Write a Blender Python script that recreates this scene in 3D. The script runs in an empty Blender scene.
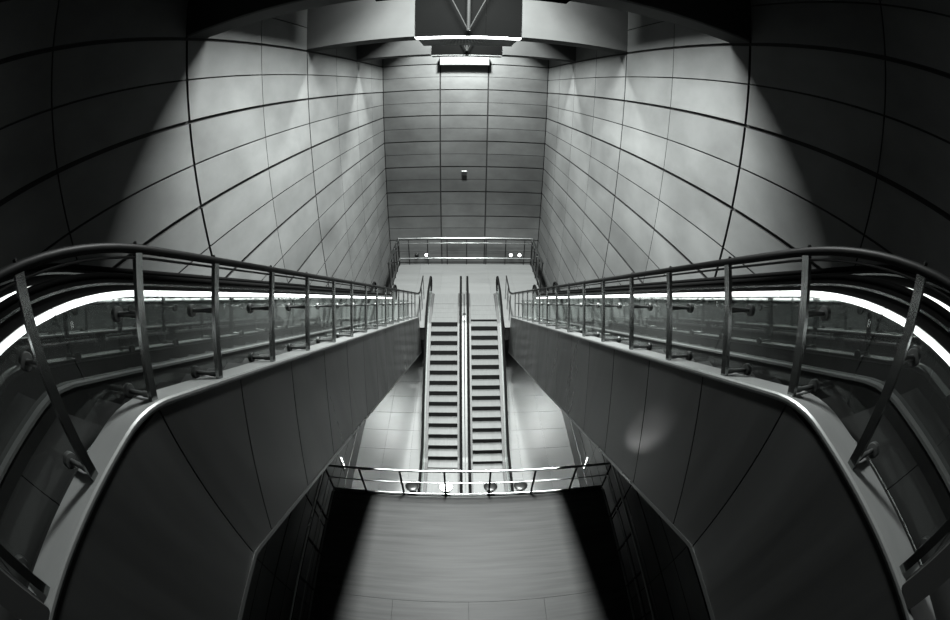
import bpy, math, random
from mathutils import Vector, Matrix

random.seed(4)
scene = bpy.context.scene
COL = scene.collection

# ------------------------------------------------------------------ frame
# Lengths are worked out in units of the hall's depth (camera to far wall = 1 = 20 m),
# measured from the camera; P() turns them into metres with the lowest floor at z = 0.
S = 20.0
Z_LOW, Z_MEZ = -.587, -.440
H = -Z_LOW * S
CX = .004                      # centre plane of the stairs and escalators
WL, WR = -.1962, .2023         # side walls


def P(x, y, z):
    return Vector((x * S, y * S, z * S + H))


# ------------------------------------------------------------------ mesh builder
class MB:
    def __init__(self):
        self.v, self.f, self.m = [], [], []

    def quadbox(self, pts, mat=0):
        """pts: 8 world points, bottom 4 (ccw) then top 4"""
        n = len(self.v)
        self.v += [Vector(p) for p in pts]
        for q in ((0, 3, 2, 1), (4, 5, 6, 7), (0, 1, 5, 4), (1, 2, 6, 5), (2, 3, 7, 6), (3, 0, 4, 7)):
            self.f.append([n + i for i in q])
            self.m.append(mat)
        return self

    def box(self, x0, x1, y0, y1, z0, z1, mat=0):
        """box in hall units"""
        x0, x1 = min(x0, x1), max(x0, x1)
        y0, y1 = min(y0, y1), max(y0, y1)
        z0, z1 = min(z0, z1), max(z0, z1)
        return self.quadbox([P(x0, y0, z0), P(x1, y0, z0), P(x1, y1, z0), P(x0, y1, z0),
                             P(x0, y0, z1), P(x1, y0, z1), P(x1, y1, z1), P(x0, y1, z1)], mat)

    def bevbox(self, x0, x1, y0, y1, z0, z1, b, mat=0):
        """box with its vertical-plane (y,z) outline chamfered by b"""
        pr = [(y0 + b, z0), (y1 - b, z0), (y1, z0 + b), (y1, z1 - b), (y1 - b, z1), (y0 + b, z1), (y0, z1 - b), (y0, z0 + b)]
        return self.prism_x(pr, x0, x1, mat)

    def prism_x(self, prof, xa, xb, mat=0):
        """yz outline extruded along x"""
        xa, xb = min(xa, xb), max(xa, xb)
        n, k = len(self.v), len(prof)
        for x in (xa, xb):
            self.v += [P(x, y, z) for y, z in prof]
        self.f.append([n + i for i in range(k)])
        self.f.append([n + k + i for i in reversed(range(k))])
        self.m += [mat, mat]
        for i in range(k):
            j = (i + 1) % k
            self.f.append([n + i, n + k + i, n + k + j, n + j])
            self.m.append(mat)
        return self

    def band(self, ys, ztop, zbot, xa, xb, mat=0):
        """solid strip that follows two z curves along y"""
        xa, xb = min(xa, xb), max(xa, xb)
        n = len(self.v)
        for y, t, b in zip(ys, ztop, zbot):
            self.v += [P(xa, y, b), P(xb, y, b), P(xb, y, t), P(xa, y, t)]
        k = len(ys)
        self.f.append([n, n + 1, n + 2, n + 3])
        self.f.append([n + 4 * (k - 1) + i for i in (3, 2, 1, 0)])
        self.m += [mat, mat]
        for i in range(k - 1):
            a, b = n + 4 * i, n + 4 * i + 4
            for p, q in ((0, 1), (1, 2), (2, 3), (3, 0)):
                self.f.append([a + q, a + p, b + p, b + q])
                self.m.append(mat)
        return self

    def tube(self, pts, r, n=10, ry=None, mat=0, cap=True):
        """tube through world points; r radius sideways, ry radius in the other direction"""
        pts = [Vector(p) for p in pts]
        ry = ry or r
        base = len(self.v)
        k = len(pts)
        prev = None
        for i, p in enumerate(pts):
            t = (pts[min(i + 1, k - 1)] - pts[max(i - 1, 0)]).normalized()
            if prev is None:
                ref = Vector((1, 0, 0)) if abs(t.x) < .9 else Vector((0, 0, 1))
                a = (ref - t * ref.dot(t)).normalized()
            else:
                a = (prev - t * prev.dot(t)).normalized()
            prev = a
            b = t.cross(a)
            for j in range(n):
                w = 2 * math.pi * (j + .5) / n
                self.v.append(p + a * (r * math.cos(w)) + b * (ry * math.sin(w)))
        for i in range(k - 1):
            for j in range(n):
                j2 = (j + 1) % n
                self.f.append([base + i * n + j, base + i * n + j2, base + (i + 1) * n + j2, base + (i + 1) * n + j])
                self.m.append(mat)
        if cap:
            self.f.append([base + j for j in reversed(range(n))])
            self.f.append([base + (k - 1) * n + j for j in range(n)])
            self.m += [mat, mat]
        return self

    def lathe(self, origin, axis, prof, n=20, mat=0):
        """prof: (radius, distance along axis) in metres"""
        o, t = Vector(origin), Vector(axis).normalized()
        ref = Vector((1, 0, 0)) if abs(t.x) < .9 else Vector((0, 1, 0))
        a = (ref - t * ref.dot(t)).normalized()
        b = t.cross(a)
        base = len(self.v)
        for r, d in prof:
            for j in range(n):
                w = 2 * math.pi * j / n
                self.v.append(o + t * d + a * (r * math.cos(w)) + b * (r * math.sin(w)))
        for i in range(len(prof) - 1):
            for j in range(n):
                j2 = (j + 1) % n
                self.f.append([base + i * n + j, base + i * n + j2, base + (i + 1) * n + j2, base + (i + 1) * n + j])
                self.m.append(mat)
        self.f.append([base + j for j in reversed(range(n))])
        self.f.append([base + (len(prof) - 1) * n + j for j in range(n)])
        self.m += [mat, mat]
        return self

    def build(self, name, mats, parent=None, smooth=False):
        me = bpy.data.meshes.new(name)
        org = Vector((0, 0, 0))
        if parent is not None:
            org = parent.matrix_world.translation if parent.parent is None else parent['_org']
            org = Vector(org)
        me.from_pydata([v - org for v in self.v], [], self.f)
        if not isinstance(mats, (list, tuple)):
            mats = [mats]
        for m in mats:
            me.materials.append(m)
        for p, i in zip(me.polygons, self.m):
            p.material_index = i
            p.use_smooth = smooth
        me.validate()
        me.update()
        o = bpy.data.objects.new(name, me)
        COL.objects.link(o)
        if parent is not None:
            o.parent = parent
        if smooth:
            try:
                me.set_sharp_from_angle(angle=math.radians(40))
            except Exception:
                pass
        return o


def thing(name, label, cat, loc, group=None):
    o = bpy.data.objects.new(name, None)
    o.empty_display_size = .2
    COL.objects.link(o)
    o.location = loc
    o.matrix_world = Matrix.Translation(loc)
    o['label'] = label
    o['category'] = cat
    if group:
        o['group'] = group
    return o


def sub(o, child_mb, name, mats, root, smooth=False):
    """a sub-part: a mesh under the part o of the thing root"""
    me_o = child_mb.build(name, mats, root, smooth)
    me_o.parent = o
    return me_o


def structure(o, label=None, cat=None):
    o['kind'] = 'structure'
    if label:
        o['label'] = label
    if cat:
        o['category'] = cat
    return o


def tag(o, label, cat, group=None):
    o['label'] = label
    o['category'] = cat
    if group:
        o['group'] = group
    return o


# ------------------------------------------------------------------ materials
def newmat(name):
    m = bpy.data.materials.new(name)
    m.use_nodes = True
    nt = m.node_tree
    return m, nt, nt.nodes['Principled BSDF']


def mat(name, g, rough=.5, metal=0.0, noise=None, var=.0, island=.0, bump=0.0, spec=.5, rvar=0.0):
    """grey material; noise = (scale xyz) in object metres, var = spread of the tone,
    island = tone spread between separate panels"""
    g, spec = g * .6, spec * .6
    m, nt, bs = newmat(name)
    tint = (g * .965, g * 1.0, g * .985)
    bs.inputs['Roughness'].default_value = rough
    bs.inputs['Metallic'].default_value = metal
    bs.inputs['Specular IOR Level'].default_value = spec
    bs.inputs['Base Color'].default_value = (*tint, 1)
    if noise or island:
        val = None
        N, L = nt.nodes, nt.links
        if noise:
            tc = N.new('ShaderNodeNewGeometry')
            mp = N.new('ShaderNodeMapping')
            mp.inputs['Scale'].default_value = noise
            L.new(tc.outputs['Position'], mp.inputs['Vector'])
            nz = N.new('ShaderNodeTexNoise')
            nz.inputs['Scale'].default_value = 1.0
            nz.inputs['Detail'].default_value = 6
            nz.inputs['Roughness'].default_value = .6
            L.new(mp.outputs['Vector'], nz.inputs['Vector'])
            mr = N.new('ShaderNodeMapRange')
            mr.inputs['From Min'].default_value = .25
            mr.inputs['From Max'].default_value = .75
            mr.inputs['To Min'].default_value = 1 - var
            mr.inputs['To Max'].default_value = 1 + var
            L.new(nz.outputs['Fac'], mr.inputs['Value'])
            val = mr.outputs['Result']
            if bump:
                bp = N.new('ShaderNodeBump')
                bp.inputs['Strength'].default_value = bump
                bp.inputs['Distance'].default_value = .01
                L.new(nz.outputs['Fac'], bp.inputs['Height'])
                L.new(bp.outputs['Normal'], bs.inputs['Normal'])
            if rvar:
                m2 = N.new('ShaderNodeMapRange')
                m2.inputs['From Min'].default_value = .3
                m2.inputs['From Max'].default_value = .7
                m2.inputs['To Min'].default_value = max(rough - rvar, .02)
                m2.inputs['To Max'].default_value = rough + rvar
                L.new(nz.outputs['Fac'], m2.inputs['Value'])
                L.new(m2.outputs['Result'], bs.inputs['Roughness'])
        if island:
            ge = N.new('ShaderNodeNewGeometry')
            mi = N.new('ShaderNodeMapRange')
            mi.inputs['To Min'].default_value = 1 - island
            mi.inputs['To Max'].default_value = 1 + island
            L.new(ge.outputs['Random Per Island'], mi.inputs['Value'])
            if val is None:
                val = mi.outputs['Result']
            else:
                mu = N.new('ShaderNodeMath')
                mu.operation = 'MULTIPLY'
                L.new(val, mu.inputs[0])
                L.new(mi.outputs['Result'], mu.inputs[1])
                val = mu.outputs[0]
        vm = N.new('ShaderNodeVectorMath')
        vm.operation = 'SCALE'
        vm.inputs[0].default_value = tint
        L.new(val, vm.inputs['Scale'])
        L.new(vm.outputs['Vector'], bs.inputs['Base Color'])
    return m


def emit(name, strength):
    m, nt, bs = newmat(name)
    bs.inputs['Base Color'].default_value = (.8, .8, .8, 1)
    bs.inputs['Emission Color'].default_value = (.97, 1, .99, 1)
    bs.inputs['Emission Strength'].default_value = strength
    return m


def sheet_mat(name, diff, refl, fac):
    """dull polished sheet: a grey body under a mirror-like lacquer"""
    m, nt, bs = newmat(name)
    nt.nodes.remove(bs)
    out = nt.nodes['Material Output']
    d = nt.nodes.new('ShaderNodeBsdfDiffuse')
    d.inputs['Color'].default_value = (diff * .965, diff, diff * .985, 1)
    g = nt.nodes.new('ShaderNodeBsdfGlossy')
    g.inputs['Roughness'].default_value = .02
    g.inputs['Color'].default_value = (refl * .965, refl, refl * .985, 1)
    mx = nt.nodes.new('ShaderNodeMixShader')
    mx.inputs['Fac'].default_value = fac
    nt.links.new(d.outputs['BSDF'], mx.inputs[1])
    nt.links.new(g.outputs['BSDF'], mx.inputs[2])
    nt.links.new(mx.outputs['Shader'], out.inputs['Surface'])
    return m


def glass_mat(name, tint=.95):
    m, nt, bs = newmat(name)
    nt.nodes.remove(bs)
    out = nt.nodes['Material Output']
    tr = nt.nodes.new('ShaderNodeBsdfTransparent')
    tr.inputs['Color'].default_value = (tint * .99, tint, tint * .995, 1)
    gl = nt.nodes.new('ShaderNodeBsdfGlossy')
    gl.inputs['Roughness'].default_value = .02
    gl.inputs['Color'].default_value = (.9, .95, .93, 1)
    lw = nt.nodes.new('ShaderNodeLayerWeight')
    lw.inputs['Blend'].default_value = .5
    pw = nt.nodes.new('ShaderNodeMath')
    pw.operation = 'POWER'
    pw.inputs[1].default_value = 4.0
    nt.links.new(lw.outputs['Facing'], pw.inputs[0])
    fr = nt.nodes.new('ShaderNodeMapRange')
    fr.inputs['To Min'].default_value = .03
    fr.inputs['To Max'].default_value = .60
    nt.links.new(pw.outputs[0], fr.inputs['Value'])
    mx = nt.nodes.new('ShaderNodeMixShader')
    nt.links.new(fr.outputs['Result'], mx.inputs['Fac'])
    nt.links.new(tr.outputs['BSDF'], mx.inputs[1])
    nt.links.new(gl.outputs['BSDF'], mx.inputs[2])
    nt.links.new(mx.outputs['Shader'], out.inputs['Surface'])
    return m


M = {
    'panel': mat('wall panel', 0.096, .55, 0, (.5, .5, .8), .32, .10, .02, .25),
    'joint': mat('panel joint', .012, .9),
    'concrete': mat('concrete', .050, .85, 0, (.8, .8, .8), .18, 0, .05, .2),
    'ceiling': mat('ceiling', 0.012, .9),
    'paleslab': mat('pale granite', .105, .5, 0, (.35, 2.6, 1), .14, .04),
    'granite': mat('granite', .045, .55, 0, (.5, 9, 1), .38, .03, .0, .35),
    'lowfloor': mat('platform granite', .115, .45, 0, (.5, .9, 1), .16, .04, .0, .4),
    'cladding': mat('stringer cladding', .032, .34, .35, (.25, 1.6, .16), .42, .14, .0, .5, .08),
    'steel': mat('brushed steel', 0.28, .30, 1, (2, .8, 2), .10, 0, 0, .5, .04),
    'capsteel': mat('cap steel', .26, .36, .55, (3, .7, 3), .16),
    'steeldark': mat('dark steel', 0.088, .38, .9),
    'post': mat('steel post', .48, .20, 1, (3, 3, 5), .15),
    'mirrorpanel': sheet_mat('balustrade sheet', .045, .8, .38),
    'profile': mat('dark profile', .008, .5, 0, None, 0, 0, 0, .12),
    'rubber': mat('black rubber', .004, .8, 0, None, 0, 0, 0, .05),
    'black': mat('black metal', .02, .5),
    'stair': mat('stair stone', .020, .6, 0, (2, 2, 2), .14, .10, 0, .3),
    'tread': mat('escalator tread', .12, .45, .2, (20, 2, 2), .10, 0, 0, .3),
    'riser': mat('escalator riser', 0.01, .6),
    'skirtsteel': mat('escalator skirt', .05, .5, .3, (4, 1, 1), .10),
    'deck': mat('escalator deck', .10, .45, .3, (4, 1, 1), .08),
    'louvre': mat('louvre', 0.22, .5, .3),
    'clamp': mat('clamp steel', .16, .42, .9),
    'rod': mat('grey rod', .013, .6, 0, None, 0, 0, 0, .1),
    'duct': mat('painted duct', .003, .8, 0, (.6, .6, .6), .10, 0, 0, .0),
    'glass': glass_mat('pane glass'),
    'tube': emit('fluorescent tube', 2.2),
    'stripglow': emit('glowing strip', 4),
    'spotglow': emit('floodlight face', 3),
}

# ------------------------------------------------------------------ curves along y
MS = .588      # slope of the stairs
ME = .577      # slope of the escalators


def bend(y, flat, c, m, w):
    """flat at z=flat, then falling along c - m*y; the corner rounded over +-w"""
    y0 = (c - flat) / m
    t = y - y0
    if t <= -w:
        return flat
    if t >= w:
        return c - m * y
    return flat - m * (t + w) ** 2 / (4 * w)


def foot(y, z, zend, m, w):
    """round the lower end of a slope into the level zend"""
    return max(z, zend) if w == 0 else (z + zend + math.sqrt((z - zend) ** 2 + w * w)) / 2


def cap_z(y):
    return bend(y, -.0600, -.0296, MS, .010)


def cap2_z(y):
    return bend(y, -.0610, -.0315, MS, .010)


def soffit_z(y):
    return bend(y, -.1450, -.1140, MS, .002)


def rail_z(y):
    return max(bend(y, -.0085, .01645, .580, .036), Z_MEZ + .055)


def strip_z(y):
    return max(bend(y, -.0370, .0033, ME, .045), Z_MEZ + .0405)


def hand_z(y):
    return max(bend(y, -.0228, .01405, ME, .042), Z_MEZ + .0512)


def lin(a, b, n):
    return [a + (b - a) * i / (n - 1) for i in range(n)]


def frange(a, b, fine, coarse, knee=.16):
    out, y = [], a
    while y < b - 1e-6:
        out.append(y)
        y += fine if y < knee or y > b - .09 else coarse
    out.append(b)
    return out


# ------------------------------------------------------------------ side and end walls
ROW0, ROWH = .0709, .0661
COLS = [1.0, .876, .7523, .6265, .5006, .3732, .2481, .1195, -.006, -.131, -.256]
TH = {'thick': .0014, 'thin': .0005}


def wall_cells(mb, side):
    """panels as shallow slabs in front of a dark backing; wide gaps at the row lines"""
    xw = WL if side < 0 else WR
    zs = [ROW0 - ROWH * .5 * k for k in range(-5, 21)]
    for ci in range(len(COLS) - 1):
        y1, y0 = COLS[ci], COLS[ci + 1]
        g1 = TH['thick'] if ci in (4, 6, 8) else TH['thin']
        g0 = TH['thick'] if ci + 1 in (4, 6, 8) else TH['thin']
        for k in range(len(zs) - 1):
            zt, zb = zs[k], zs[k + 1]
            if zb < Z_LOW:
                zb = Z_LOW
            kk = k - 5
            gt = .0014 if kk % 2 == 0 else .0006
            gb = .0014 if kk % 2 == 1 else .0006
            if zt - zb < .006:
                continue
            mb.box(xw, xw + side * .003, y0 + g0, y1 - g1, zb + gb, zt - gt, 1)
            mb.m[-3 if side < 0 else -1] = 0
    mb.box(xw + side * .0022, xw + side * .02, -.256, 1.0, Z_LOW - .01, .230, 1)


for side, nm in ((-1, 'left'), (1, 'right')):
    mb = MB()
    wall_cells(mb, side)
    structure(mb.build('wall_' + nm, [M['panel'], M['joint']]))

mb = MB()
xs = [WL, -.057, .0578, WR]
zs = [ROW0 - ROWH * .5 * k for k in range(-5, 21)]
for i in range(3):
    for k in range(len(zs) - 1):
        kk = k - 5
        gt = .0013 if kk % 2 == 0 else .0005
        gb = .0013 if kk % 2 == 1 else .0005
        zb = max(zs[k + 1], Z_LOW)
        if zs[k] - zb < .006:
            continue
        mb.box(xs[i] + .0017, xs[i + 1] - .0017, 1.0, 1.003, zb + gb, zs[k] - gt, 1)
        mb.m[-4] = 0
mb.box(WL, WR, 1.0022, 1.02, Z_LOW - .01, .230, 1)
structure(mb.build('wall_far', [M['panel'], M['joint']]))
mb = MB().box(WL, WR, -.276, -.256, Z_LOW - .01, .230)
structure(mb.build('wall_near', M['black']))

# ------------------------------------------------------------------ floors and ceiling
mb = MB()
for i in range(8):
    for j in range(26):
        x0 = WL + (WR - WL) * i / 8
        x1 = WL + (WR - WL) * (i + 1) / 8
        y0 = -.256 + 1.256 * j / 26
        y1 = -.256 + 1.256 * (j + 1) / 26
        mb.box(x0 + .0002, x1 - .0002, y0 + .0002, y1 - .0002, Z_LOW - .004, Z_LOW)
mb.box(WL, WR, -.256, 1.0, Z_LOW - .012, Z_LOW - .0006, 1)
structure(mb.build('floor', [M['lowfloor'], M['joint']]))

# bridge below the camera: a deck of long granite slabs
BX0, BX1, BY1 = CX - .1755, CX + .1785, .272
mb = MB()
ys = [BY1, .128, .048, -.032, -.112, -.192, -.256]
for j in range(len(ys) - 1):
    if j == 0:
        mb.box(BX0, BX1, ys[1] + .0002, ys[0], Z_MEZ - .004, Z_MEZ, 0)
        continue
    for i in range(-3, 3):
        x0 = .003 + .0810 * i
        x1 = x0 + .0810
        x0, x1 = max(x0, BX0), min(x1, BX1)
        if x1 > x0:
            mb.box(x0 + .0002, x1 - .0002, ys[j + 1] + .0002, ys[j] - .0002, Z_MEZ - .004, Z_MEZ, 0)
mb.box(BX0, BX1, -.256, BY1 - .0005, Z_MEZ - .020, Z_MEZ - .0006, 1)
structure(mb.build('floor_bridge', [M['granite'], M['joint']]),
          'granite slab deck of the bridge below the camera', 'floor')

# far landing between the stairs and the down escalators
EX0, EX1 = CX - .0785, CX + .0785
mb = MB()
for x0, x1, y0, y1 in ((WL + .001, EX0, .655, .79), (EX1, WR - .001, .655, .79), (CX - .169, CX + .173, .79, .95)):
    nx = max(1, round((x1 - x0) / .06))
    ny = max(1, round((y1 - y0) / .0525))
    for i in range(nx):
        for j in range(ny):
            mb.box(x0 + (x1 - x0) * i / nx, x0 + (x1 - x0) * (i + 1) / nx - .0002,
                   y0 + (y1 - y0) * j / ny, y0 + (y1 - y0) * (j + 1) / ny - .0002, Z_MEZ - .003, Z_MEZ, 0)
    mb.box(x0, x1, y0, y1, Z_MEZ - .03, Z_MEZ - .0006, 1)
structure(mb.build('floor_far_landing', [M['paleslab'], M['steeldark']]),
          'pale granite landing at the foot of the side stairs', 'floor')

mb = MB().box(WL, WR, -.256, 1.0, .230, .250)
structure(mb.build('ceiling', M['ceiling']))

# concrete beams, each broken in the middle by the service channel
CH = .0635
for y0, t in ((-.006, .030), (.2475, .030), (.499, .034), (.7505, .034)):
    for s in (-1, 1):
        xa = WL if s < 0 else WR
        mb = MB()
        prof = [(y0, .0735), (y0 + .0016, .0725), (y0 + t - .0016, .0725), (y0 + t, .0735), (y0 + t, .2299), (y0, .2299)]
        mb.prism_x(prof, xa - s * .0001, CX + s * CH)
        structure(mb.build('ceiling_beam', M['concrete']), cat='beam')

# ------------------------------------------------------------------ service channel fittings
fas = thing('channel_fascia_or_baffle', 'dark panelled fascia with a luminous lower edge between the two middle concrete beams', 'ceiling panel', P(CX, .5, .0725))
mb = MB()
mb.box(CX - CH + .0006, CX + .0205, .4990, .5040, .0723, .2298)
mb.box(CX + .0208, CX + CH - .0006, .4990, .5040, .0723, .2298)
mb.build('panel', M['duct'], fas)
mb = MB().bevbox(CX - CH + .0006, CX + CH - .0006, .4985, .5160, .0712, .0722, .0003)
mb.build('light_strip', M['stripglow'], fas)
mb = MB()
for i in range(64):
    x = CX - CH + .001 + .125 * (i + .2) / 64
    mb.box(x, x + .0009, .5180, .6000, .0725, .0745)
mb.box(CX - CH + .0006, CX + CH - .0006, .5168, .5180, .0722, .0750)
mb.box(CX - CH + .0006, CX + CH - .0006, .6000, .6010, .0722, .0750)
mb.build('louvre', M['louvre'], fas)
mb = MB().box(CX - CH + .0006, CX + CH - .0006, .5180, .6005, .0755, .0765)
mb.build('backing', M['duct'], fas)

fb = thing('channel_fascia_or_baffle', 'smaller grey fascia further back beneath the louvred tray, above the far wall', 'ceiling panel', P(CX, .75, .0725))
MB().box(CX - CH + .0006, CX + CH - .0006, .7500, .7550, .0705, .2298).build('panel', M['duct'], fb)
MB().bevbox(CX - CH + .0006, CX + CH - .0006, .7495, .7830, .0700, .0710, .0004).build('trim', M['louvre'], fb)

fd = thing('channel_fascia_or_baffle', 'pair of dark cheek plates added as light baffles in the nearest concrete beam, overhead', 'ceiling panel', P(CX, .262, .0725))
for q in (-1, 1):  # added plates that keep the first lamp's light off the near walls
    MB().box(CX + q * (CH - .0006), CX + q * .032, .2600, .2650, .0705, .2298).build('cheek', M['duct'], fd)
    MB().bevbox(CX + q * (CH - .0006), CX + q * .032, .2480, .2770, .0700, .0710, .0004).build('trim', M['duct'], fd)

fc = thing('wall_header', 'pale projecting header box high on the far wall above its middle panel', 'wall panel', P(.0005, .99, .068))
MB().box(-.0565, .0575, .985, .9999, .0690, .0900).build('box', M['louvre'], fc)
MB().box(-.0570, .0580, .9845, .9999, .0675, .0690).build('shadow_strip', M['black'], fc)  # black strip stands for the shadow line below the header

for y, lab in ((.488, 'steel pole with two braces hanging before the dark fascia'), (.742, 'smaller braced steel pole hanging before the rear fascia')):
    t = thing('hanging_bracket', lab, 'bracket', P(CX, y, .0785))
    MB().tube([P(CX, y, .079), P(CX, y, .2299)], .045, 12).build('pole', M['rod'], t, True)
    for s in (-1, 1):
        MB().tube([P(CX + s * .0012, y, .080), P(CX + s * .033, y, .150), P(CX + s * .044, y, .2299)], .016, 8).build('brace', M['rod'], t, True)
    MB().lathe(P(CX, y, .0775), (0, 0, 1), [(.02, 0), (.05, .01), (.055, .05), (.03, .07)], 14).build('foot_joint', M['steeldark'], t, True)

# luminaires hidden up in the channel; each carries one broad lamp
LAMPS = [(.366, .200, 'between the first and second beams'), (.665, .200, 'between the second and third beams'), (.885, .200, 'behind the third beam')]
for y, z, where in LAMPS:
    t = thing('ceiling_light', 'broad louvred ceiling light up in the channel ' + where, 'light', P(CX, y, z))
    MB().box(CX - .060, CX + .060, y - .066, y + .066, z + .004, z + .012).build('housing', M['steel'], t)
    mb = MB()
    for i in range(13):
        yy = y - .062 + .124 * i / 12
        mb.box(CX - .055, CX + .055, yy - .0004, yy + .0004, z + .0012, z + .0040)
    mb.build('louvre', M['louvre'], t)
    if y > .5:  # added near-side baffle, cuts these lamps' light towards the near walls
        MB().box(CX - .0600, CX + .0600, y - .0675, y - .0662, z - .045, z + .012).build('skirt', M['duct'], t)
    for i in (-1, 1):
        MB().box(CX + i * .0600, CX + i * .0615, y - .066, y + .066, z - .045, z + .012).build('skirt', M['duct'], t)
        MB().tube([P(CX + i * .04, y, z + .012), P(CX + i * .04, y, .2299)], .02, 8).build('hanger', M['steel'], t)


def area(name, loc, rot, sx, sy, power, spread=180):
    l = bpy.data.lights.new(name, 'AREA')
    l.shape = 'RECTANGLE'
    l.size, l.size_y = sx, sy
    l.energy = power
    l.spread = math.radians(spread)
    l.color = (.97, 1, .985)
    o = bpy.data.objects.new(name, l)
    COL.objects.link(o)
    o.location = loc
    o.rotation_euler = rot
    return o


# lamps under the soffits of the stairs light the platform floor
for s in (-1, 1):
    for y in (.42, .58):
        zz = soffit_z(y) - .012
        t = thing('soffit_light', ('left' if s < 0 else 'right') + ' stair underside lamp, the ' + ('nearer' if y < .50 else 'farther') + ' of its pair above the lower floor', 'light', P(CX + s * .160, y, zz))
        MB().box(CX + s * .152, CX + s * .168, y - .03, y + .03, zz, zz + .004).build('housing', M['steel'], t)
        for u in (-.02, .02):
            MB().tube([P(CX + s * .160, y + u, zz + .004), P(CX + s * .160, y + u, soffit_z(y + u) + .0015)], .02, 8).build('hanger', M['steel'], t)
        area('soffit_lamp', P(CX + s * .160, y, zz - .0006), (0, 0, 0), .3, 1.1, 178, 110)

POWER = [5900, 3500, 3600]
for (y, z, _), pw, sx, sy in zip(LAMPS, POWER, (1.1, .6, .6), (2.2, .6, .6)):
    area('channel_lamp', P(CX, y, z + .0006), (0, 0, 0), sx, sy, pw, 160)
area('header_fill', P(.0005, .980, .0668), (math.radians(-15), 0, 0), 2.0, .12, 18, 150)  # added fill below the header, brightens the far wall's middle panel

# ------------------------------------------------------------------ staircases with their stringers
N_STEP = 35
LAND_Z = -.0685
Y_NOSE0 = .047
RISE = (LAND_Z - Z_MEZ) / N_STEP
TREAD = RISE / ME
Y_STAIR_END = .640
IN, CAPW = .087, .0103         # half distance between the stringers, width of the cap
POSTS_B = [-.0093, .0255, .0571, .0891, .1277, .1659, .2068, .2452, .2852, .3255]
while POSTS_B[-1] < .60:
    POSTS_B.append(POSTS_B[-1] + .0396)
POSTS_T = [0, .0085, .0159, .0193] + [.0206] * 40
Y_BACK = -.20


def perp_cells(mb, s):
    """cladding sheets of the stringer, cut square to the slope"""
    top = [Y_BACK, -.130, -.060, .0560]
    bot = [Y_BACK, -.130, -.060, .0515]
    y = .0560
    while y < .60:
        y += .0424
        top.append(min(y, Y_STAIR_END))
        bot.append(min(y - .0300, Y_STAIR_END))
    top.append(Y_STAIR_END)
    bot.append(Y_STAIR_END)
    xi = CX + s * IN
    xo = CX + s * (IN + .002)
    for i in range(len(top) - 1):
        if bot[i + 1] - bot[i] < .004:
            continue
        g = .0003
        a, b, c, d = top[i] + g, top[i + 1] - g, bot[i + 1] - g, bot[i] + g
        if b <= a:
            a = b - .0005
        n = 6
        prof = [(u, cap_z(u) - .0025) for u in lin(a, b, n)] + [(u, soffit_z(u) + .0022) for u in lin(c, d, n)]
        mb.prism_x(list(reversed(prof)), xi, xo, 0)
    ys = frange(Y_BACK, Y_STAIR_END, .006, .04)
    mb.band(ys, [cap_z(u) - .003 for u in ys], [soffit_z(u) + .002 for u in ys], CX + s * (IN + .0022), CX + s * (IN + CAPW - .001), 1)


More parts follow.
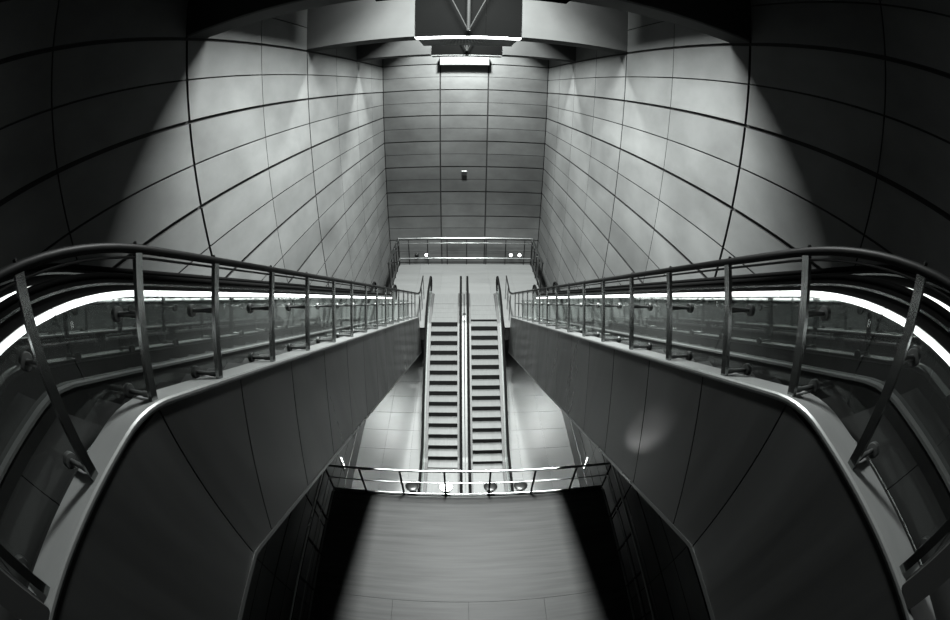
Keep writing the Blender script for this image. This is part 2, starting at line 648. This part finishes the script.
def staircase(s, sd, lab):
    st = thing('staircase', lab, 'staircase', P(CX + s * .12, .3, Z_MEZ))
    mb = MB()
    perp_cells(mb, s)
    mb.build('inner_stringer', [M['cladding'], M['joint']], st)
    ys = frange(Y_BACK, Y_STAIR_END, .004, .04)
    mb = MB()
    mb.band(ys, [cap_z(u) for u in ys], [cap_z(u) - .0024 for u in ys], CX + s * (IN - .0004), CX + s * (IN + CAPW))
    # rolled inner lip of the cap
    mb.tube([P(CX + s * (IN - .0002), u, cap_z(u) - .0008) for u in ys], .020, 8)
    cap = mb.build('stringer_cap', M['capsteel'], st, True)
    mb = MB()
    mb.band(ys, [soffit_z(u) + .0022 for u in ys], [soffit_z(u) for u in ys], CX + s * (IN - .0005), CX + s * (IN + .004))
    mb.build('lower_trim', M['steel'], st)
    # soffit under the flight
    mb = MB()
    mb.band(ys, [soffit_z(u) + .004 for u in ys], [soffit_z(u) + .001 for u in ys], CX + s * (IN + .004), CX + s * .1965 if s < 0 else CX + s * .1962)
    mb.build('soffit', M['black'], st)
    # outer stringer with its bright cap
    y2 = frange(Y_BACK, Y_STAIR_END + .02, .006, .04)
    mb = MB()
    mb.band(y2, [max(cap2_z(u), Z_MEZ + .012) - .0012 for u in y2], [max(cap2_z(u) - .045, Z_MEZ - .02) for u in y2], CX + s * .1420, CX + s * .1475)
    mb.build('outer_stringer', M['cladding'], st)
    mb = MB()
    mb.band(y2, [max(cap2_z(u), Z_MEZ + .012) for u in y2], [max(cap2_z(u), Z_MEZ + .012) - .0012 for u in y2], CX + s * .1412, CX + s * .1462)
    mb.build('outer_cap', M['capsteel'], st)
    # top landing and the steps
    mb = MB()
    yy = Y_NOSE0
    while yy > Y_BACK:
        y0 = max(yy - .032, Y_BACK)
        mb.box(CX + s * .0985, CX + s * .142, y0 + .0002, yy - .0002, LAND_Z - .012, LAND_Z)
        yy -= .032
    mb.build('top_landing', M['stair'], st)
    first = None
    for k in range(1, N_STEP):
        y0 = Y_NOSE0 + (k - 1) * TREAD
        z = LAND_Z - k * RISE
        if first is None:
            mb = MB()
            prof = [(y0 - .0010, z), (y0 - .0010, z - RISE * 1.6), (y0 + TREAD, z - RISE * 1.6), (y0 + TREAD, z - .0012), (y0 + TREAD + .0006, z - .0006), (y0 + TREAD + .0006, z)]
            mb.prism_x(list(reversed(prof)), CX + s * .0985, CX + s * .142)
            first = mb.build('step', M['stair'], st)
        else:
            c = first.copy()
            COL.objects.link(c)
            c.location = first.location + Vector((0, (k - 1) * TREAD * S, -(k - 1) * RISE * S))
    # end block on the far landing
    MB().box(CX + s * IN, CX + s * (IN + CAPW), Y_STAIR_END - .002, Y_STAIR_END + .004, Z_MEZ - .03, cap_z(Y_STAIR_END)).build('end_plate', M['steel'], st)


staircase(-1, 'left', 'left-hand grey metal clad staircase descending beside the left wall escalator')
staircase(1, 'right', 'right-hand grey metal clad staircase descending beside the right wall escalator')


# ------------------------------------------------------------------ glazed railings on the inner stringers
def railing(s, lab):
    rt = thing('stair_railing', lab, 'railing', P(CX + s * (IN + .0015), .1, cap_z(.1)))
    xp = CX + s * (IN + .0020)
    xg = CX + s * (IN + .0135)
    ys = frange(-.12, .664, .006, .03) + [.70, .74, .770]
    mb = MB()
    mb.tube([P(xp, u, rail_z(u)) for u in ys], .026, 12, .026)
    end = [P(xp, .770, rail_z(.77))]
    mb.build('top_rail', M['profile'], rt, True)
    mb = MB()
    mb.tube([P(xp, u, rail_z(u) - .0026) for u in ys], .016, 8, .008)
    mb.build('under_rail', M['profile'], rt, True)
    tops = []
    for i, yb in enumerate(POSTS_B):
        dy = POSTS_T[i]
        yt = yb + dy
        a = P(xp, yb, cap_z(yb) - .0005)
        b = P(xp, yt, rail_z(yt) - .0012)
        d = (b - a).normalized()
        e = Vector((0, d.z, -d.y))
        hw, ht = .027, .016
        ex = Vector((ht, 0, 0))
        mb = MB()
        mb.quadbox([a - ex - e * hw, a + ex - e * hw, a + ex + e * hw, a - ex + e * hw,
                    b - ex - e * hw, b + ex - e * hw, b + ex + e * hw, b - ex + e * hw])
        post = mb.build('post', M['post'], rt)
        sub(post, MB().lathe(b + Vector((0, 0, .04)), (0, 0, 1), [(.012, 0), (.012, .022), (.004, .026)], 8), 'bolt', M['profile'], rt)
        for fr in (.045, .60):
            p = a.lerp(b, fr)
            q = Vector((xg * S, p.y, p.z))
            o = Vector((s, 0, 0))
            mb = MB()
            ln = (q - p).length
            mb.lathe(p, o, [(.019, 0), (.019, ln * .35), (.015, ln * .4), (.015, ln - .018), (.042, ln - .016), (.046, ln - .006), (.046, ln + .018), (.040, ln + .024)], 14)
            sub(post, mb, 'glass_clamp', M['clamp'], rt, True)
        tops.append((a, b))
    for i in range(0, len(tops) - 1, 2):
        j = min(i + 2, len(tops) - 1)
        (a0, b0), (a1, b1) = tops[i], tops[j]
        lo, hi = -.01, .74
        if i > 0:
            a0m, b0m = a0.lerp(tops[i - 1][0], .5), b0.lerp(tops[i - 1][1], .5)
        else:
            a0m, b0m = a0 - Vector((0, .25, 0)), b0 - Vector((0, .25, 0))
        if j < len(tops) - 1:
            a1m, b1m = a1.lerp(tops[j - 1][0], .5), b1.lerp(tops[j - 1][1], .5)
        else:
            a1m, b1m = a1, b1
        path = [(a0m, b0m), (a0, b0)]
        if j - i == 2 and j < len(tops) - 1:
            path += [tops[i + 1]] if False else [tops[i + 1]]
            path[-1] = tops[i + 1]
            path.append((a1m, b1m))
        else:
            path.append((a1m, b1m))
        mb = MB()
        n0 = len(mb.v)
        dx = Vector((.005, 0, 0))
        gap = Vector((0, 0, 0))
        for pa, pb in path:
            pl = pa.lerp(pb, lo)
            ph = pa.lerp(pb, hi)
            pl.x = ph.x = xg * S
            mb.v += [pl - dx, pl + dx, ph + dx, ph - dx]
        k = len(path)
        mb.f.append([0, 1, 2, 3]); mb.m.append(0)
        mb.f.append([4 * (k - 1) + q for q in (3, 2, 1, 0)]); mb.m.append(0)
        for q in range(k - 1):
            A, B = 4 * q, 4 * q + 4
            for u, w in ((0, 1), (1, 2), (2, 3), (3, 0)):
                mb.f.append([A + w, A + u, B + u, B + w]); mb.m.append(0)
        # pull the pane ends back a little so neighbouring panes leave a joint
        for v in mb.v[:4]:
            v += (path[1][0] - path[0][0]).normalized() * .006
        for v in mb.v[-4:]:
            v -= (path[-1][0] - path[-2][0]).normalized() * .006
        mb.build('glass_pane', M['glass'], rt)
    # heavy end post at the top landing
    mb = MB().bevbox(xp - .0032, xp + .0032, -.0208, -.0130, cap_z(-.02), rail_z(-.02) + .001, .0006)
    mb.build('end_post', M['black'], rt)
    # short posts under the level run of rail on the far landing
    for yb in (.682, .725, .768):
        MB().box(xp - .0008, xp + .0008, yb - .0013, yb + .0013, Z_MEZ, rail_z(yb)).build('post', M['post'], rt)


railing(-1, 'steel and glass railing along the left inner stair stringer')
railing(1, 'steel and glass railing along the right inner stair stringer')


# ------------------------------------------------------------------ side escalators
def side_escalator(s, lab):
    t = thing('escalator', lab, 'escalator', P(CX + s * .168, .35, Z_MEZ))
    Y0, Y1 = -.13, .735
    ys = frange(Y0, Y1, .006, .04)
    wall = -.0001 + (-WL + CX if s < 0 else WR - CX)
    for xi, xo, dz, nm in ((.1455, .1480, 0, 'inner'), (.1895, .1915, .0075, 'outer')):
        # polished balustrade panels, 2 m sheets
        mb = MB()
        y = Y0
        cuts = [Y0, -.03, .066]
        while cuts[-1] < Y1 - .06:
            cuts.append(cuts[-1] + .0945)
        cuts[-1] = Y1
        for a, b in zip(cuts[:-1], cuts[1:]):
            u = lin(a + .0002, b - .0002, 12)
            lo = [max(cap2_z(q), Z_MEZ + .012) - .0010 for q in u]
            mb.band(u, [strip_z(q) + dz + .0030 for q in u], lo, CX + s * xi, CX + s * xo)
        mb.build(nm + '_balustrade', M['mirrorpanel'], t)
        # tubes
        if True:
            y = Y0 + .004
            n = 0
            while y < .675:
                L = .0600 if y > .03 else .064
                e = min(y + L, .694)
                u = lin(y + .0006, e - .0006, 8)
                mb = MB()
                mb.tube([P(CX + s * (xi - .0010), q, strip_z(q) + dz + .0014) for q in u], .024, 10, .026)
                mb.build('light_tube', M['tube'], t, True)
                y = e
        # dark profile carrying the handrail, and the handrail
        mb = MB()
        mb.band(ys, [hand_z(q) + dz - .0022 for q in ys], [strip_z(q) + dz + .0030 for q in ys], CX + s * (xi - .0004), CX + s * (xo + .0004))
        mb.build('handrail_base', M['profile'], t)
        mb = MB()
        mb.band(ys, [hand_z(q) + dz - .0045 for q in ys], [hand_z(q) + dz - .0055 for q in ys], CX + s * (xi - .0014), CX + s * (xi - .0004))
        mb.build('guide_trim', M['post'], t)
        xm = (xi + xo) / 2
        pts = [P(CX + s * xm, q, hand_z(q) + dz - .0015) for q in ys]
        # rounded far end
        r = .0165
        zt = hand_z(Y1) + dz - .0015
        for a in range(1, 9):
            w = math.pi * a / 8
            pts.append(P(CX + s * xm, Y1 + math.sin(w) * r, zt - r + math.cos(w) * r))
        mb = MB().tube(pts, .046, 12, .032)
        mb.build('handrail', M['rubber'], t, True)
    # step band between the balustrades
    mb = MB()
    k = 0
    y = .050
    zc = -.0700
    mb.box(CX + s * .1482, CX + s * .1893, Y0, .085, zc - .01, zc)
    y, z = .085, zc
    while z - .0105 > Z_MEZ:
        z -= .0105
        mb.box(CX + s * .1482, CX + s * .1893, y, y + .0182, z - .02, z)
        y += .0182
    mb.build('step_band', M['tread'], t)
    # steel deck between the outer balustrade and the wall
    mb = MB()
    mb.band(ys, [strip_z(q) + .006 for q in ys], [strip_z(q) + .0045 for q in ys], CX + s * .1919, CX + s * wall)
    mb.build('wall_deck', M['steel'], t)


side_escalator(-1, 'lit escalator with black handrails running along the left wall')
side_escalator(1, 'lit escalator with black handrails running along the right wall')

# ------------------------------------------------------------------ central escalators down to the platform
SD = .0178
SR = SD * ME
Y_TOP, Y_BOT = .690, .436      # where the slope starts and ends


def nose(y):
    if y >= Y_TOP:
        return Z_MEZ
    return max(Z_MEZ - ME * (Y_TOP - y), Z_LOW + .0006)


def central_escalator(xc, lab, phase, side):
    t = thing('escalator', lab, 'escalator', P(xc, .56, Z_LOW))
    hw = .0262
    # steps
    y = Y_TOP + .0712
    y = .7460 - phase * SD
    top_y = y
    while y > .39:
        yc = y - SD
        z = nose(y - SD * .15)
        if yc < .39:
            break
        mb = MB()
        mb.box(xc - hw, xc + hw, yc, y - .0003, z - .0012, z, 0)
        zr = nose(yc - SD * .15)
        if z - zr > .0008:
            mb.box(xc - hw, xc + hw, yc + .0008, yc + .0024, z - SR - .001, z - .0012, 1)
        mb.build('step', [M['tread'], M['riser']], t)
        y -= SD
    # comb plates
    MB().box(xc - hw, xc + hw, top_y, .790, Z_MEZ - .0012, Z_MEZ + .0004).build('comb_plate', M['tread'], t)
    MB().box(xc - hw, xc + hw, .300, y, Z_LOW - .0008, Z_LOW + .0012).build('comb_plate', M['tread'], t)
    ys = frange(.330, .782, .008, .05, .47)
    for sgn in (-1, 1):
        a, b = xc + sgn * (hw + .0002), xc + sgn * .0388
        # skirt and inclined deck
        mb = MB()
        mb.band(ys, [nose(q) + .0060 for q in ys], [nose(q) - .0100 for q in ys], a, xc + sgn * .0312)
        mb.build('skirt', M['skirtsteel'], t)
        mb = MB()
        mb.band(ys, [nose(q) + .0082 for q in ys], [nose(q) + .0055 for q in ys], xc + sgn * .0314, b)
        mb.build('deck', M['deck'], t)
        # glass panels under the handrail
        mb = MB()
        gy = frange(.345, .762, .008, .05, .47)
        mb.band(gy, [nose(q) + .0450 for q in gy], [nose(q) + .0080 for q in gy], xc + sgn * .0323, xc + sgn * .0328)
        mb.build('balustrade_glass', M['glass'], t)
        xm = xc + sgn * .0328
        r = .0165
        pts = []
        zb = nose(.345) + .0485
        for k in range(8, 0, -1):
            w = math.pi * k / 8
            pts.append(P(xm, .345 - math.sin(w) * r, zb - r + math.cos(w) * r))
        hy = frange(.345, .776, .008, .04, .47)
        pts += [P(xm, q, nose(q) + .0485) for q in hy]
        zt = nose(.76) + .0485
        for k in range(1, 9):
            w = math.pi * k / 8
            pts.append(P(xm, .776 + math.sin(w) * r, zt - r + math.cos(w) * r))
        MB().tube(pts, .046, 12, .030).build('handrail', M['rubber'], t, True)
    # truss cladding below the decks
    mb = MB()
    yt = frange(.44, .70, .01, .05)
    mb.band(yt, [nose(q) + .0054 for q in yt], [max(nose(q) - .05, Z_LOW) for q in yt], xc - .0386, xc - .0366)
    mb.band(yt, [nose(q) + .0054 for q in yt], [max(nose(q) - .05, Z_LOW) for q in yt], xc + .0366, xc + .0386)
    mb.band(yt, [max(nose(q) - .046, Z_LOW + .001) for q in yt], [max(nose(q) - .05, Z_LOW) for q in yt], xc - .0366, xc + .0366)
    mb.build('truss_cladding', M['steeldark'], t)
    for sgn in (side,):
        for k in range(6):
            q = .47 + .045 * k
            sub_o = MB().lathe(P(xc + sgn * .0386, q, nose(q) + .002), (sgn, 0, 0), [(.03, 0), (.03, .02), (.02, .03)], 10)
            sub_o.build('cover_button', M['deck'], t, True)


central_escalator(CX - .0012 - .0397, 'left one of the two central escalators rising to the far landing', 0, -1)
central_escalator(CX - .0012 + .0397, 'right one of the two central escalators rising to the far landing', .45, 1)


# ------------------------------------------------------------------ bridge railing and far landing railing
def bar_rail(name, lab, pts, hts, post_at, rads, kerb=.0, lean=0):
    """pts: plan polyline (x,y); hts: rail heights; post_at: plan points of posts"""
    t = thing(name, lab, 'railing', P(pts[0][0], pts[0][1], Z_MEZ))
    names = ['top_rail', 'middle_rail', 'bottom_rail']
    for h, r, n in zip(hts, rads, names):
        MB().tube([P(x, y, Z_MEZ + h) for x, y in pts], r, 10).build(n, M['steel'], t, True)
    for x, y in post_at:
        MB().box(x - .0011, x + .0011, y - .0009, y + .0009, Z_MEZ - .001, Z_MEZ + hts[0]).build('post', M['profile'], t)
    return t


bx0, bx1, by = CX - .172, CX + .175, .2755
bp = [bx0 + .0]
px = [CX - .172, CX - .128, CX - .0790, CX - .0265, CX + .0270, CX + .0800, CX + .130, CX + .175]
br = bar_rail('bridge_railing', 'low steel bar railing across the bridge edge before the central escalators',
              [(bx0, -.02), (bx0, by), (bx1, by), (bx1, -.02)], (.0540, .0290, .0035), [(x, by) for x in px] +
              [(bx0, by - .05 * k) for k in (1, 2, 3, 4, 5)] + [(bx1, by - .05 * k) for k in (1, 2, 3, 4, 5)], (.036, .018, .028))
MB().box(bx0, bx1, by - .0025, by + .0025, Z_MEZ - .0220, Z_MEZ - .0005).build('edge_plate', M['steel'], br)

fx = [CX - .168, CX - .142, CX - .0935, CX - .044, CX + .0055, CX + .055, CX + .1045, CX + .153, CX + .172]
fy = .948
fr_ = bar_rail('landing_railing', 'bright steel bar railing along the back edge of the far landing', [(fx[0], fy), (fx[-1], fy)], (.0720, .0590, .0170), [(x, fy) for x in fx], (.055, .028, .040))
for s, x in ((-1, fx[0]), (1, fx[-1])):
    bar_rail('landing_railing', ('left' if s < 0 else 'right') + ' side railing of the far landing, beside the ' + ('left' if s < 0 else 'right') + ' wall',
             [(x, fy - .004), (x, .80)], (.0720, .0590, .0170), [(x, u) for u in (.94, .905, .87, .835, .80)], (.055, .028, .040))


# ------------------------------------------------------------------ floodlights: a bowl on a short stem
def floodlight(loc, up, lab, group, lit, scale=1.0):
    t = thing('floodlight', lab, 'light', loc, group)
    loc = Vector(loc)
    k = scale
    MB().lathe(loc, (0, 0, 1), [(.09 * k, 0), (.09 * k, .02), (.03 * k, .03), (.03 * k, .22 * k)], 14).build('stem', M['steel'], t, True)
    MB().lathe(loc + Vector((0, 0, .2 * k)), up, [(.05 * k, 0), (.13 * k, .03 * k), (.17 * k, .07 * k), (.18 * k, .10 * k)], 20).build('bowl', M['steel'], t, True)
    MB().lathe(loc + Vector((0, 0, .2 * k)) + Vector(up).normalized() * .1 * k, up, [(.165 * k, .001), (.15 * k, .015 * k), (.07 * k, .025 * k)], 20).build('lens', M['spotglow'] if lit else M['steeldark'], t, True)
    return t


# ------------------------------------------------------------------ camera
f, p, yw, rl = 403.952, .5478, .0353, .0176
cp, sp, cy, sy, cr, sr = math.cos(p), math.sin(p), math.cos(yw), math.sin(yw), math.cos(rl), math.sin(rl)
fwd = Vector((sy * cp, cy * cp, -sp))
right = Vector((cy, -sy, 0))
up = right.cross(fwd)
R2 = right * cr + up * sr
U2 = -right * sr + up * cr


def ray(px_, py_):
    a, b = px_ - 475, 310 - py_
    rr = math.hypot(a, b)
    th = 2 * math.asin(rr / (2 * f))
    k = math.sin(th) / max(rr, 1e-9)
    return R2 * (a * k) + U2 * (b * k) + fwd * math.cos(th)


for px_, lit, w in ((411, False, 'leftmost of the four along the bridge edge'), (445.5, True, 'the only glowing one along the bridge edge'),
                  (491, False, 'right of the escalators\' middle deck on the bridge edge'), (521.5, False, 'rightmost of the four along the bridge edge')):
    d = ray(px_, 481)
    x = d.x / d.y * .2840
    t = floodlight(P(x, .2840, Z_MEZ - .0080), (0, .15, 1), ('lit ' if lit else 'unlit ') + 'bowl floodlight, ' + w, 'floodlights behind the bridge railing', lit)
    MB().box(x - .0012, x + .0012, by + .0026, .2850, Z_MEZ - .0090, Z_MEZ - .0080).build('bracket', M['steeldark'], t)
# added narrow spot at the glowing bowl draws a glint on the right-hand stringer
d = ray(445.5, 481)
src = P(d.x / d.y * .2840, .2840, Z_MEZ + .016)
dt = ray(645, 430)
tgt = P(0, 0, 0) + dt * ((CX + .087) / dt.x * S)
sl = bpy.data.lights.new('glint_spot', 'SPOT')
sl.energy = 480
sl.spot_size = math.radians(3.6)
sl.spot_blend = .5
sl.shadow_soft_size = .05
so = bpy.data.objects.new('glint_spot', sl)
COL.objects.link(so)
so.location = src
so.rotation_euler = (tgt - src).to_track_quat('-Z', 'Y').to_euler()
for x, lit, w in ((CX - .1020, True, 'the bright one left of centre'), (CX - .1280, False, 'the dark one furthest left'),
                  (CX + .1255, True, 'inner of the bright pair on the right'), (CX + .1490, True, 'outer of the bright pair on the right')):
    t = thing('wall_light', 'small oval wall light beyond the far landing, ' + w, 'light', P(x, .9995, -.4345), 'lights behind the far landing railing')
    MB().lathe(P(x, 1.0, -.4345), (0, -1, 0), [(.10, 0), (.11, .05), (.09, .09)], 20).build('housing', M['steeldark'], t, True)
    MB().lathe(P(x, 1.0, -.4345) + Vector((0, -.085, 0)), (0, -1, 0), [(.095, 0), (.085, .04), (.04, .07)], 20).build('lens', M['spotglow'] if lit else M['steeldark'], t, True)

# dark square fitting on the far wall
t = thing('wall_speaker', 'small dark square fitting in the middle panel of the far wall', 'speaker', P(.001, 1.0, -.1545))
d = ray(464.2, 173.3)
ctr = d * (1 / d.y)
MB().bevbox(ctr.x - .0065, ctr.x + .0065, .9965, 1.0, ctr.z - .0070, ctr.z + .0070, .0008).build('housing', M['steeldark'], t)
MB().box(ctr.x - .0045, ctr.x + .0045, .9958, .9966, ctr.z - .0048, ctr.z + .0048).build('grille', M['black'], t)

# pale glazed skirting panels along the platform at the foot of the walls
for s, x in ((-1, WL), (1, WR)):
    mb = MB()
    y = .30
    while y < .98:
        prof = [(y + .0004, Z_LOW), (y + .0536, Z_LOW), (y + .0536 , Z_LOW + .034), (y + .0004, Z_LOW + .034)]
        mb.prism_x(prof, x, x - s * .0015)
        y += .054
    o = mb.build('baseboard_' + ('left' if s < 0 else 'right'), M['paleslab'])
    structure(o)
    t = thing('wall_light', 'slim upright strip glowing like a glint on glass, low on the ' + ('left' if s < 0 else 'right') + ' wall behind the bridge railing', 'light', P(x, .37, -.5))  # no lamp: glowing strips stand in for glints on the railing corner glass
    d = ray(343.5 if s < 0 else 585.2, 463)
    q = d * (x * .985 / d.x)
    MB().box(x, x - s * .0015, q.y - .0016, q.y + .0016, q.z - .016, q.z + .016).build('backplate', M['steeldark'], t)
    MB().tube([P(x - s * .0023, q.y, q.z + .003), P(x - s * .0023, q.y, q.z + .014)], .02, 10).build('tube', M['stripglow'], t, True)
    MB().tube([P(x - s * .0023, q.y, q.z - .014), P(x - s * .0023, q.y, q.z - .003)], .02, 10).build('tube', M['stripglow'], t, True)

cd = bpy.data.cameras.new('camera')
cam = bpy.data.objects.new('camera', cd)
COL.objects.link(cam)
m3 = Matrix((R2, U2, -fwd)).transposed()
cam.matrix_world = Matrix.Translation(P(0, 0, 0)) @ m3.to_4x4()
cd.type = 'PANO'
cd.sensor_fit = 'HORIZONTAL'
cd.sensor_width = 36
cd.sensor_height = 36 * 620 / 950
cd.panorama_type = 'FISHEYE_EQUISOLID'
cd.fisheye_lens = f / 950 * 36
cd.fisheye_fov = math.radians(190)
cd.clip_start = .02
cd.clip_end = 200
scene.camera = cam

# ------------------------------------------------------------------ world and view
w = bpy.data.worlds.new('world')
scene.world = w
w.use_nodes = True
w.node_tree.nodes['Background'].inputs['Color'].default_value = (.9, 1, .97, 1)
w.node_tree.nodes['Background'].inputs['Strength'].default_value = .0
vs = scene.view_settings
scene.display_settings.display_device = 'sRGB'
vs.view_transform = 'Standard'
vs.look = 'None'
vs.gamma = 1
vs.use_curve_mapping = False
vs.exposure = 0.0
scene.cycles.use_denoising = True
scene.cycles.max_bounces = 8
scene.cycles.caustics_reflective = False
